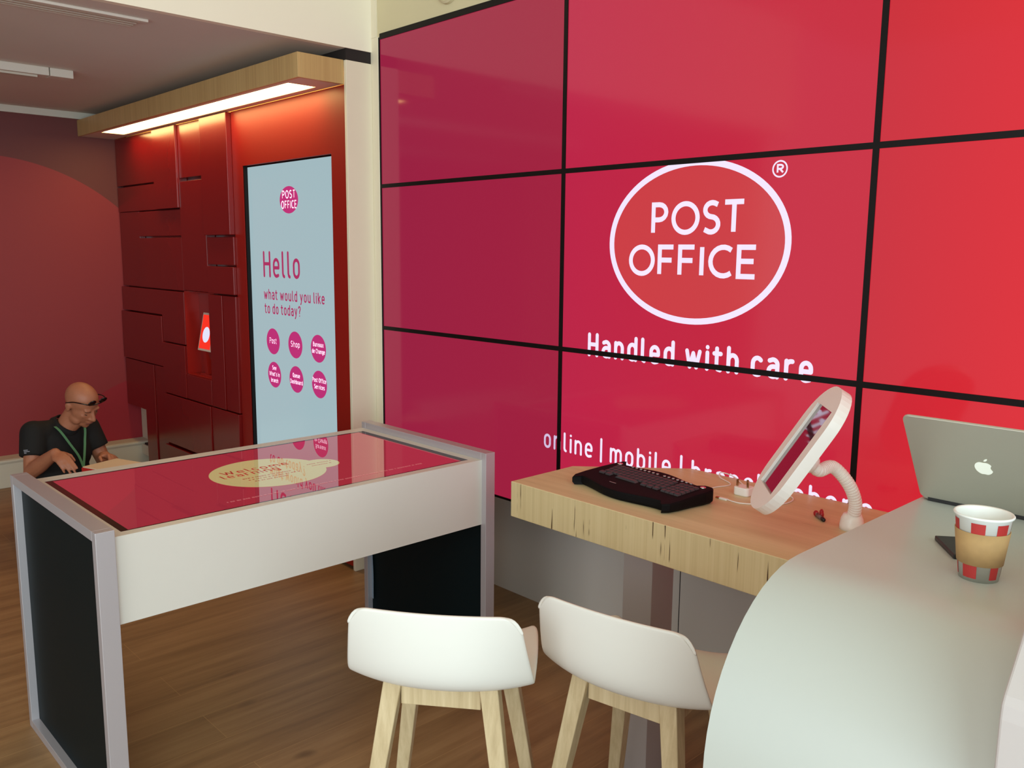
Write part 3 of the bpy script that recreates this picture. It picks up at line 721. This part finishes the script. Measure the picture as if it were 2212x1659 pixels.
for r in range(4):
    for c in range(14): put(key0, -.150 + c * .0188 + r * .003, .050 - r * .0195)
for u, sx in ((-.145, 1.3), (-.115, 1.3), (-.035, 5.6), (.042, 1.2), (.068, 1.2), (.094, 1.2)): put(key0, u, .050 - 4 * .0195, sx)
for r in range(5):
    for c in range(4): put(key0, .126 + c * .0178, .050 - r * .0195)
first = True
btn = MB().lathe([(0, .0035), (.0045, .003), (.0055, 0), (0, 0)], 0, 0, 14).build('media_button', M['silver_key'], smooth=True); btn.parent = t
for i in range(14): put(btn, -.115 + i * .0185 + (.012 if i > 6 else 0), .078)
for u in (-.172, .187):
    b = MB().lathe([(0, .004), (.008, .003), (.011, 0), (0, 0)], 0, 0, 20); b.bm.transform(Matrix.Translation(kp(u, .075, ktop(.075)))); b.build('corner_knob', M['chrome'], t, smooth=True)
b = MB().box(-.014, .014, -.0015, .0015, 0, .0008); b.bm.transform(Matrix.Translation(kp(-.045, -.078, ktop(-.078))) @ Matrix.Rotation(KR, 4, 'Z')); b.build('front_mark', M['silver_key'], t)

# ------------------------------------------------------------------ charger plug and cable
t = thing('charger_plug', 'white three-pin charger plug lying pins-up on the wooden counter', 'plug', (2.165, -.165, cz1))
o_ = [(p[0] + 2.165, p[1] - .165) for p in rrect(.052, .048, .012)]
MB().prism(o_, lambda p: (p[0], p[1], cz1), lambda p: (p[0], p[1], cz1 + .026)).build('plug_body', M['plug_white'], t, bevel=0.003)
for (px, py, w_, d_, hgt) in ((2.146, -.172, .0045, .008, .022), (2.182, -.172, .0065, .004, .018), (2.166, -.147, .0065, .004, .018)):
    MB().box(px - w_ / 2, px + w_ / 2, py - d_ / 2, py + d_ / 2, cz1 + .024, cz1 + .026 + hgt).build('pin', M['brass'], t, bevel=0.0008)
def smooth_path(pts, n=8):
    pts = [Vector(p) for p in pts]; out = []
    for i in range(len(pts) - 1):
        p0, p1, p2, p3 = pts[max(i - 1, 0)], pts[i], pts[i + 1], pts[min(i + 2, len(pts) - 1)]
        for k in range(n):
            s_ = k / n; out.append(.5 * ((2 * p1) + (p2 - p0) * s_ + (2 * p0 - 5 * p1 + 4 * p2 - p3) * s_ ** 2 + (3 * p1 - p0 - 3 * p2 + p3) * s_ ** 3))
    out.append(pts[-1]); return out
zc_ = cz1 + .0022
t = thing('charging_cable', 'thin white charging cable looped over the wooden counter behind the keyboard', 'cable', (2.15, -.15, cz1))
path = smooth_path([(2.168, -.262, zc_ + .001), (2.215, -.262, zc_), (2.275, -.215, zc_), (2.306, -.165, zc_), (2.30, -.105, zc_), (2.262, -.075, zc_), (2.215, -.10, zc_ + .003), (2.155, -.115, zc_), (2.105, -.07, zc_), (2.035, -.022, zc_ + .006), (1.995, -.030, zc_ + .012), (2.010, -.060, zc_ + .004), (2.075, -.098, zc_), (2.062, -.165, zc_), (2.062, -.225, zc_ + .002), (2.082, -.255, zc_)][::1])
MB().tube(path, .0019, 8).build('cord', M['cable'], t, smooth=True)
b = MB().box(2.140, 2.168, -.2672, -.2568, cz1, cz1 + .0058); b.build('cable_connector', M['plug_white'], t, bevel=0.0015)
b = MB().box(2.128, 2.140, -.2658, -.2582, cz1 + .0008, cz1 + .005); b.build('connector_tip', M['brass'], t)

# ------------------------------------------------------------------ little red trinket
t = thing('red_trinket', 'tiny red plastic trinket with a black tip lying on the wooden counter', 'trinket', (2.444, -.222, cz1))
b = MB().ball((2.428, -.210, cz1 + .009), (.008, .006, .009)).ball((2.440, -.202, cz1 + .013), (.006, .006, .010)).ball((2.447, -.214, cz1 + .010), (.006, .007, .010))
b.build('red_lobes', M['trinket_red'], t, smooth=True)
MB().capsule((2.436, -.216, cz1 + .007), (2.462, -.238, cz1 + .006), .0065, .0055).build('stem', M['trinket_grey'], t, smooth=True)
MB().capsule((2.460, -.236, cz1 + .0062), (2.468, -.243, cz1 + .006), .006, .0055).build('tip', M['black_plastic'], t, smooth=True)

# ------------------------------------------------------------------ tablet on a gooseneck
t = thing('tablet_stand', 'white tablet in a rounded case on a ribbed gooseneck arm', 'tablet stand', (2.549, -.244, cz1))
CT = (Vector((3.558, -2.496, 1.628)) - Vector((2.463, -.424, 1.126))).normalized()      # towards the viewer
RR = Vector((-CT.y, CT.x, 0)).normalized(); TW = Vector((CT.x, CT.y, 0)).normalized()
Sx = (TW * .958 + RR * .20).normalized()
CR, CU = RR, CT.cross(RR)
L = (CR * .505 + CU * .863 + CT * 0.0); L = (L - Sx * L.dot(Sx)).normalized()
N = Sx.cross(L)
if N.dot(CR) > 0: N = -N     # front of the tablet
TC = Vector((2.463, -.424, 1.126))
def tp(u, v, d): return TC + Sx * u + L * v + N * d
out = rrect(.236, .385, .112, 10)
ow = [(-.072, -.125), (.072, -.125), (.072, -.02), (.080, -.02), (.080, .045), (.072, .045), (.072, .135), (-.072, .135), (-.072, .045), (-.080, .045), (-.080, -.04), (-.072, -.04)]
def ring_prism(b, outer, inner_r, d0, d1):
    pass
b = MB()
# front plate as a frame around the window: strips between outline and window
def frame_face(d):
    no = len(out)
    ang = lambda p: math.atan2(p[1], p[0])
    inner = []
    for p in out:
        a = ang(p); c_, s_ = math.cos(a), math.sin(a)
        tt = min((.075 / abs(c_)) if abs(c_) > 1e-6 else 9, (.130 / abs(s_)) if abs(s_) > 1e-6 else 9)
        inner.append((c_ * tt, s_ * tt))
    # make window corners exact
    for cx, cy in ((.075, .13), (-.075, .13), (-.075, -.13), (.075, -.13)):
        k = min(range(no), key=lambda i: math.hypot(inner[i][0] - cx, inner[i][1] - cy)); inner[k] = (cx, cy)
    return inner
inn = frame_face(0)
no = len(out)
vo0 = [b.bm.verts.new(tp(p[0], p[1], 0)) for p in out]; vi0 = [b.bm.verts.new(tp(p[0], p[1], 0)) for p in inn]
vo1 = [b.bm.verts.new(tp(p[0], p[1], -.030)) for p in out]; vi1 = [b.bm.verts.new(tp(p[0], p[1], -.008)) for p in inn]
for i in range(no):
    j = (i + 1) % no
    for q in ((vo0[i], vo0[j], vi0[j], vi0[i]), (vo1[i], vo1[j], vo0[j], vo0[i]), (vi0[i], vi0[j], vi1[j], vi1[i])):
        try: b.bm.faces.new(q)
        except Exception: pass
b.bm.faces.new(vo1)
b.build('case', M['tablet_case'], t)
MB().face([tp(p[0], p[1], -.0075) for p in ((-.076, -.131), (.076, -.131), (.076, .131), (-.076, .131))]).build('tablet_display', M['tablet_screen'], t)
back = tp(0, -.012, -.030)
gn = smooth_path([back + N * -.030, back + N * -.055 + Vector((.0, 0, -.004)), (2.520, -.318, 1.066), (2.552, -.287, 1.020), (2.563, -.262, .965), (2.551, -.245, .915)], 12)
def resample(pts, step):
    out = [pts[0].copy()]; acc = 0.0
    for i in range(len(pts) - 1):
        a_, b_ = pts[i], pts[i + 1]; d_ = (b_ - a_).length; pos = step - acc
        while pos <= d_: out.append(a_.lerp(b_, pos / d_)); pos += step
        acc = d_ - (pos - step)
    return out
fine = resample(gn, .002)
MB().tube(fine, [.0176 - (.0022 if i % 4 == 0 else 0) for i in range(len(fine))], 20).build('gooseneck', M['goose'], t)
b = MB().tube([back + N * .001, back - N * .012, back - N * .03, back - N * .042], [.030, .032, .030, .021], 24); b.build('collar', M['goose'], t, smooth=True)
b = MB().lathe([(0, cz1), (.032, cz1), (.032, cz1 + .012), (.029, cz1 + .03), (.024, cz1 + .042), (.018, cz1 + .045), (0, cz1 + .045)], 2.549, -.244, 28); b.build('foot_collar', M['goose'], t, smooth=True)

# ------------------------------------------------------------------ stools
def make_stool(name, label, bx, by, face_deg):
    """bx,by: middle of the top of the backrest; face_deg: direction the sitter faces"""
    ca, sa = math.cos(math.radians(face_deg)), math.sin(math.radians(face_deg))
    t = thing(name, label, 'stool', (bx + ca * .2, by + sa * .2, 0), 'white bar stools at the counters')
    def P(d, s_, z): return (bx + ca * d + sa * s_, by + sa * d - ca * s_, z)     # s_ to the sitter's right
    # shell: profile (d, z) from top of back down, round the fold and out along the seat
    pf = [(0, .800), (.0005, .793), (.001, .785), (.0018, .775), (.003, .762), (.0045, .750), (.006, .735), (.012, .695), (.020, .658), (.032, .625), (.052, .602), (.08, .592), (.12, .590), (.18, .592), (.25, .596), (.32, .600), (.365, .600), (.385, .594)]
    hw = [.202, .203, .205, .207, .209, .211, .213, .219, .225, .230, .232, .231, .229, .226, .220, .212, .204, .19]
    nu = 40; b = MB(); grid = []
    for (d, z), h in zip(pf, hw):
        row = []
        k = max(0, min(1, (.80 - z) / .18)); seat = max(0, min(1, (d - .02) / .07))
        for i in range(nu + 1):
            u = -1 + 2 * i / nu
            bul = (1 - u * u)
            dd_ = d - bul * (.018 + .056 * k) * (1 - seat * .6) + .030 * k * (1 - seat)
            zz = z - bul * .010 * seat + (u ** 4) * .012 * seat
            # rounded upper corners
            if z > .73:
                e = max(0, abs(u) - .78) / .22; lim = .80 - .048 * (1 - math.sqrt(max(0, 1 - e * e))); zz = min(zz, lim)
            if z > .73 and zz < z - 1e-6:      # keep the rounded corner on the side outline
                for q in range(len(pf) - 1):
                    if pf[q][1] >= zz >= pf[q + 1][1]:
                        f_ = (pf[q][1] - zz) / max(1e-9, pf[q][1] - pf[q + 1][1]); hh_ = hw[q] + (hw[q + 1] - hw[q]) * f_; dd_ += (pf[q][0] + (pf[q + 1][0] - pf[q][0]) * f_) - d; break
            else: hh_ = h
            row.append(b.bm.verts.new(P(dd_, u * hh_, zz)))
        grid.append(row)
    for i in range(len(grid) - 1):
        for k in range(nu): b.bm.faces.new((grid[i][k], grid[i][k + 1], grid[i + 1][k + 1], grid[i + 1][k]))
    o = b.build('seat_shell', M['stool_shell'], t, smooth=True)
    so = o.modifiers.new('sol', 'SOLIDIFY'); so.thickness = .010; so.offset = 0
    su = o.modifiers.new('sub', 'SUBSURF'); su.levels = 1; su.render_levels = 1
    # legs: square tapered, splayed
    for sx in (-1, 1):
        for sd in (-1, 1):
            tp_, bt_ = P(.20 + sd * .115, sx * .120, .582), P(.20 + sd * .205, sx * .205, 0)
            b = MB(); vs = []
            for (c0, w_) in ((bt_, .032), (tp_, .046)):
                c0 = Vector(c0)
                f_, r__ = Vector((ca, sa, 0)), Vector((sa, -ca, 0))
                vs.append([b.bm.verts.new(c0 + f_ * (i * w_ / 2) + r__ * (j * w_ / 2)) for i, j in ((-1, -1), (1, -1), (1, 1), (-1, 1))])
            b.bm.faces.new(vs[0][::-1]); b.bm.faces.new(vs[1])
            for k in range(4): b.bm.faces.new((vs[0][k], vs[0][(k + 1) % 4], vs[1][(k + 1) % 4], vs[1][k]))
            b.build('leg', M['ash'], t, bevel=0.003)
    for sd in (-1, 1):   # rails under the seat
        b = MB(); d0 = .20 + sd * .118
        b.prism([(-.10, .522), (.10, .522), (.10, .582), (-.10, .582)], lambda p: P(d0 - .012, p[0], p[1]), lambda p: P(d0 + .012, p[0], p[1])); b.build('rail', M['ash'], t, bevel=0.002)
        b = MB(); s0 = sd * .123
        b.prism([(.10, .522), (.30, .522), (.30, .582), (.10, .582)], lambda p: P(p[0], s0 - .012, p[1]), lambda p: P(p[0], s0 + .012, p[1])); b.build('rail', M['ash'], t, bevel=0.002)
    return t
make_stool('bar_stool', 'white shell bar stool standing closest to the touch table', 2.055, -1.310, 128.2)
make_stool('bar_stool', 'white shell bar stool partly hidden by the rounded white counter', 2.340, -1.008, 100.3)

# ------------------------------------------------------------------ man sitting on the floor
def vox(b, size, name, m, parent, smooth_it=6, keep=True):
    me = bpy.data.meshes.new('tmp'); b.bm.to_mesh(me); b.bm.free()
    o = bpy.data.objects.new('tmp', me); COL.objects.link(o)
    md = o.modifiers.new('r', 'REMESH'); md.mode = 'VOXEL'; md.voxel_size = size
    if smooth_it:
        sm = o.modifiers.new('s', 'SMOOTH'); sm.factor = .5; sm.iterations = smooth_it
    dg = bpy.context.evaluated_depsgraph_get(); dg.update()
    me2 = bpy.data.meshes.new_from_object(o.evaluated_get(dg))
    bpy.data.objects.remove(o); bpy.data.meshes.remove(me)
    me2.name = name; me2.materials.clear(); me2.materials.append(m)
    for p in me2.polygons: p.use_smooth = True
    o2 = bpy.data.objects.new(name, me2); COL.objects.link(o2)
    if parent is not None:
        o2.parent = parent; me2.transform(Matrix.Translation(-Vector(parent.location)))
    return o2
ROOT = Vector((-1.80, -1.08, 0))
man = thing('person', 'bald person in a black polo shirt and green lanyard sitting on the floor', 'person', ROOT)
V = Vector
FW = V((.906, .423, 0)); LF = V((-.423, .906, 0)); UP = V((0, 0, 1))    # facing, his left, up
def at(f, l, z): return ROOT + FW * f + LF * l + UP * z
pel = at(0, 0, .13); waist = at(.03, 0, .30); chest = at(.10, 0, .475); neckb = at(.150, .0, .640)
shR, shL = at(.10, -.165, .615), at(.13, .165, .590)
elR, elL = at(.15, -.235, .42), at(.20, .205, .39)
wrR, wrL = V((-1.330, -1.170, .553)), V((-1.315, -.925, .500))
HC = at(.262, .02, .762)      # head centre
hy, hp, hr = math.radians(26), math.radians(33), math.radians(8)
hf = V((math.cos(hy) * math.cos(hp), math.sin(hy) * math.cos(hp), -math.sin(hp))); hl = V((-math.sin(hy), math.cos(hy), 0)); hu = hf.cross(hl)
hq = Matrix.Rotation(hr, 3, hf); hl = hq @ hl; hu = hq @ hu
HR = Matrix((hf, hl, hu)).transposed()
def hd(f, l, u): return HC + hf * f + hl * l + hu * u
R_ = lambda a, b_, c: Matrix((a, b_, c)).transposed()
tr = R_(FW, LF, UP)
def head_parts(b):
    b.ball(hd(-.010, 0, .035), (.098, .078, .086), 24, HR)         # cranium
    b.ball(hd(.030, 0, -.025), (.066, .066, .085), 20, HR)         # face
    b.ball(hd(.052, 0, -.085), (.036, .042, .032), 16, HR)         # jaw
    b.ball(hd(.070, 0, -.102), (.018, .022, .016), 12, HR)         # chin
    for s_ in (-1, 1):
        b.ball(hd(.068, s_ * .034, -.020), (.018, .022, .018), 12, HR)   # cheekbone
        b.ball(hd(.080, s_ * .026, .020), (.014, .026, .008), 12, HR)    # brow ridge
        b.ball(hd(.030, s_ * .050, -.070), (.04, .020, .030), 12, HR)
        b.ball(hd(-.008, s_ * .079, -.008), (.016, .007, .031), 14, HR)  # ear
        b.ball(hd(-.018, s_ * .084, .004), (.012, .005, .020), 12, HR)
        b.ball(hd(.072, s_ * .030, .002), (.012, .014, .011), 10, HR)    # eyelid
    b.capsule(hd(.090, 0, .010), hd(.113, 0, -.032), .008, .013)   # nose
    for s_ in (-1, 1): b.ball(hd(.100, s_ * .012, -.036), (.011, .009, .008), 10, HR)
    b.ball(hd(.090, 0, -.060), (.013, .024, .007), 12, HR); b.ball(hd(.087, 0, -.073), (.012, .021, .007), 12, HR)
    b.capsule(neckb + V((-.01, 0, -.03)), hd(-.010, 0, -.045), .060, .056, 16)
    b.capsule(neckb + V((.01, 0, -.02)), hd(.02, 0, -.075), .05, .045, 14)
def hand(b, wr, dirv, palm_n, side, curl):
    """wr wrist, dirv along the hand, palm_n out of the palm, side = thumb direction"""
    dirv = dirv.normalized(); palm_n = (palm_n - dirv * palm_n.dot(dirv)).normalized(); sd = dirv.cross(palm_n).normalized()
    if sd.dot(side) < 0: sd = -sd
    rot = R_(dirv, sd, palm_n)
    b.ball(wr + dirv * .048, (.052, .040, .017), 14, rot); b.ball(wr + dirv * .02, (.035, .030, .019), 12, rot)
    for i, (off, ln) in enumerate(((.028, .078), (.009, .086), (-.010, .080), (-.028, .064))):
        p = wr + dirv * (.088 - .006 * abs(i - 1)) + sd * off; a = 0.25
        seg = ln / 3; d_ = dirv.copy()
        for k in range(3):
            a += curl[i] / 3
            d2 = dirv * math.cos(a) + palm_n * math.sin(a); q = p + d2 * seg * (1.25 if k == 0 else .95)
            b.capsule(p, q, .0092 - .0008 * k, .0086 - .0008 * k, 10); p = q
    p = wr + dirv * .028 + sd * .030 + palm_n * .006
    q = p + (dirv * .6 + sd * .55 + palm_n * .45).normalized() * .036; b.capsule(p, q, .0125, .0105, 10)
    r2 = q + (dirv * .85 + sd * .0 + palm_n * .5).normalized() * .034; b.capsule(q, r2, .0100, .0085, 10)
b = MB()
head_parts(b)
b.ball(chest, (.105, .165, .16), 20, tr); b.ball(waist, (.11, .15, .15), 20, tr); b.ball(pel + V((0, 0, .04)), (.12, .16, .10), 18, tr)
for (s_, e_, w_) in ((shR, elR, wrR), (shL, elL, wrL)):
    b.capsule(chest + V((0, 0, .09)), s_, .06, .052); b.capsule(s_, s_.lerp(e_, .55), .050, .047); b.capsule(s_.lerp(e_, .5), e_, .047, .041)
    b.capsule(e_, e_.lerp(w_, .35), .042, .043); b.capsule(e_.lerp(w_, .35), w_, .043, .029)
hand(b, wrR, V((.16, .03, -.045)), V((.15, .35, -.9)), V((.2, .9, .2)), (.45, .6, .75, .9))
hand(b, wrL, V((.17, .03, .02)), V((0, -.5, -.85)), V((.2, -.9, .3)), (1.2, 1.2, 1.2, 1.2))
knR, knL = at(.36, -.30, .20), at(.38, .30, .20)
anR, anL = at(.30, .14, .075), at(.40, -.14, .075)
for hip, kn, an in ((at(.03, -.10, .13), knR, anR), (at(.03, .10, .13), knL, anL)):
    b.capsule(hip, kn, .075, .055); b.capsule(kn, an, .052, .038)
vox(b, .0052, 'body', M['skin'], man, 5)
# polo shirt
b = MB()
b.ball(chest, (.132, .190, .165), 24, tr); b.ball(chest + V((0, 0, .07)) + FW * .01, (.105, .185, .105), 22, tr); b.ball(waist, (.140, .180, .165), 24, tr); b.ball(pel + V((.03, 0, .10)), (.15, .185, .09), 20, tr); b.ball(at(.10, 0, .36), (.12, .165, .13), 20, tr)
for (s_, e_) in ((shR, elR), (shL, elL)):
    b.capsule(chest + V((0, 0, .10)), s_, .085, .068, 16); b.capsule(neckb - FW * .03 - UP * .03, s_, .062, .060, 16)
    d_ = (e_ - s_)
    b.tube([s_, s_ + d_ * .3, s_ + d_ * .62], [.070, .068, .066], 18); b.ball(s_, .070, 16)
shirt = vox(b, .008, 'polo_shirt', M['shirt'], man, 4)
b = MB()
nk = neckb + V((-.005, 0, -.012)); nd = (hd(-.01, 0, -.05) - nk).normalized()
b.tube([nk - nd * .010, nk + nd * .012, nk + nd * .026], [.086, .074, .068], 22, cap=False)
o = b.build('collar', M['shirt'], shirt, smooth=True); so = o.modifiers.new('s', 'SOLIDIFY'); so.thickness = .006
# trousers, cross-legged
b = MB(); b.ball(pel + V((0, 0, .0)), (.155, .195, .13), 22, tr)
for hip, kn, an in ((at(.03, -.10, .14), knR, anR), (at(.03, .10, .14), knL, anL)):
    b.capsule(hip, kn, .100, .078, 16); b.capsule(kn, an, .072, .056, 14)
b.ball(at(.17, 0, .20), (.15, .20, .10), 18, tr)
vox(b, .009, 'trousers', M['trouser'], man, 4)
for an, s_ in ((anR, 1), (anL, -1)):
    b = MB(); a0 = an + LF * (.02 * s_) - UP * .02; b.capsule(a0, a0 + LF * (.15 * s_) + FW * .06 - UP * .01, .042, .036, 14)
    vox(b, .008, 'shoe', M['rubber'], man, 3)
# lanyard
b = MB()
def ribbon(pts, wv, m_name, parent, name):
    bb = MB(); pts = smooth_path(pts, 6); L0 = []
    for i, p in enumerate(pts):
        L0.append((bb.bm.verts.new(p - wv * .0075), bb.bm.verts.new(p + wv * .0075)))
    for i in range(len(L0) - 1): bb.bm.faces.new((L0[i][0], L0[i][1], L0[i + 1][1], L0[i + 1][0]))
    o_ = bb.build(name, M[m_name], parent); s2 = o_.modifiers.new('s', 'SOLIDIFY'); s2.thickness = .002; return o_
end = at(.268, .0, .40)
ribbon([neckb + LF * -.075 + FW * -.02 + UP * .012, neckb + LF * -.078 + FW * .045 - UP * .02, at(.235, -.05, .54), at(.258, -.02, .47), end], LF, 'lanyard', man, 'lanyard')
ribbon([neckb + LF * .075 + FW * -.02 + UP * .012, neckb + LF * .078 + FW * .055 - UP * .02, at(.24, .045, .54), at(.258, .02, .47), end, end - UP * .05], LF, 'lanyard', man, 'lanyard')
# glasses pushed up on the head
b = MB()
for s_ in (-1, 1):
    b.tube(smooth_path([hd(-.03, s_ * .083, .012), hd(.02, s_ * .084, .055), hd(.066, s_ * .076, .078), hd(.088, s_ * .060, .082)], 5), .0032, 8)
b.tube(smooth_path([hd(.088, .062, .082), hd(.100, .03, .078), hd(.103, 0, .080), hd(.100, -.03, .078), hd(.088, -.062, .082)], 5), .003, 8)
gl = b.build('glasses', M['lens'], man, smooth=True)
for s_ in (-1, 1):
    b = MB().ball(hd(.099, s_ * .036, .093), (.006, .027, .017), 14, HR); b.build('lens', M['lens'], gl, smooth=True)
for s_ in (-1, 1):
    MB().capsule(hd(.0885, s_ * .018, .014), hd(.0835, s_ * .044, .016), .0035, .003, 8).build('eyebrow', M['brow'], man, smooth=True)
    MB().tube(smooth_path([hd(.0815, s_ * .020, -.004), hd(.0850, s_ * .030, -.0075), hd(.0800, s_ * .041, -.004)], 5), .0022, 6).build('eyelash', M['eye_dark'], man, smooth=True)
MB().tube(smooth_path([hd(.0945, -.022, -.067), hd(.1015, 0, -.066), hd(.0945, .022, -.067)], 6), .0025, 6).build('mouth', M['lip'], man, smooth=True)
b = MB()
d_ = (elR - shR).normalized(); sp_ = shR + d_ * .115; side_ = V((.80, -.60, 0)).normalized(); side_ = (side_ - d_ * side_.dot(d_)).normalized(); tan_ = d_.cross(side_)
for i, (u0, u1, v0) in enumerate(((-.016, .014, 0), (-.006, .016, -.008), (.0, .012, .008))):
    b.face([sp_ + side_ * .0725 + tan_ * u0 + d_ * v0, sp_ + side_ * .0725 + tan_ * u1 + d_ * v0, sp_ + side_ * .0725 + tan_ * u1 + d_ * (v0 + .004), sp_ + side_ * .0725 + tan_ * u0 + d_ * (v0 + .004)])
b.build('sleeve_print', M['grey_print'], shirt)
# the box he works on
bc = V((-1.035, -1.00, .365))
t = thing('card_box', 'pale card box with a red side held in front of the sitting person', 'box', (bc.x, bc.y, .45))
ex = V((.94, .34, 0)); ey = V((-.34, .94, 0))
def bx(u, v, z): return bc + ex * u + ey * v + V((0, 0, z))
b = MB().prism([(-.10, -.085), (.13, -.085), (.13, .13), (-.10, .13)], lambda p: bx(p[0], p[1], .085), lambda p: bx(p[0], p[1], .145)); b.build('box_sides', M['box_red'], t, bevel=0.002)
b = MB().prism([(-.095, -.080), (.125, -.080), (.125, .125), (-.095, .125)], lambda p: bx(p[0], p[1], .145), lambda p: bx(p[0], p[1], .150)); b.build('box_top', M['box_card'], t)
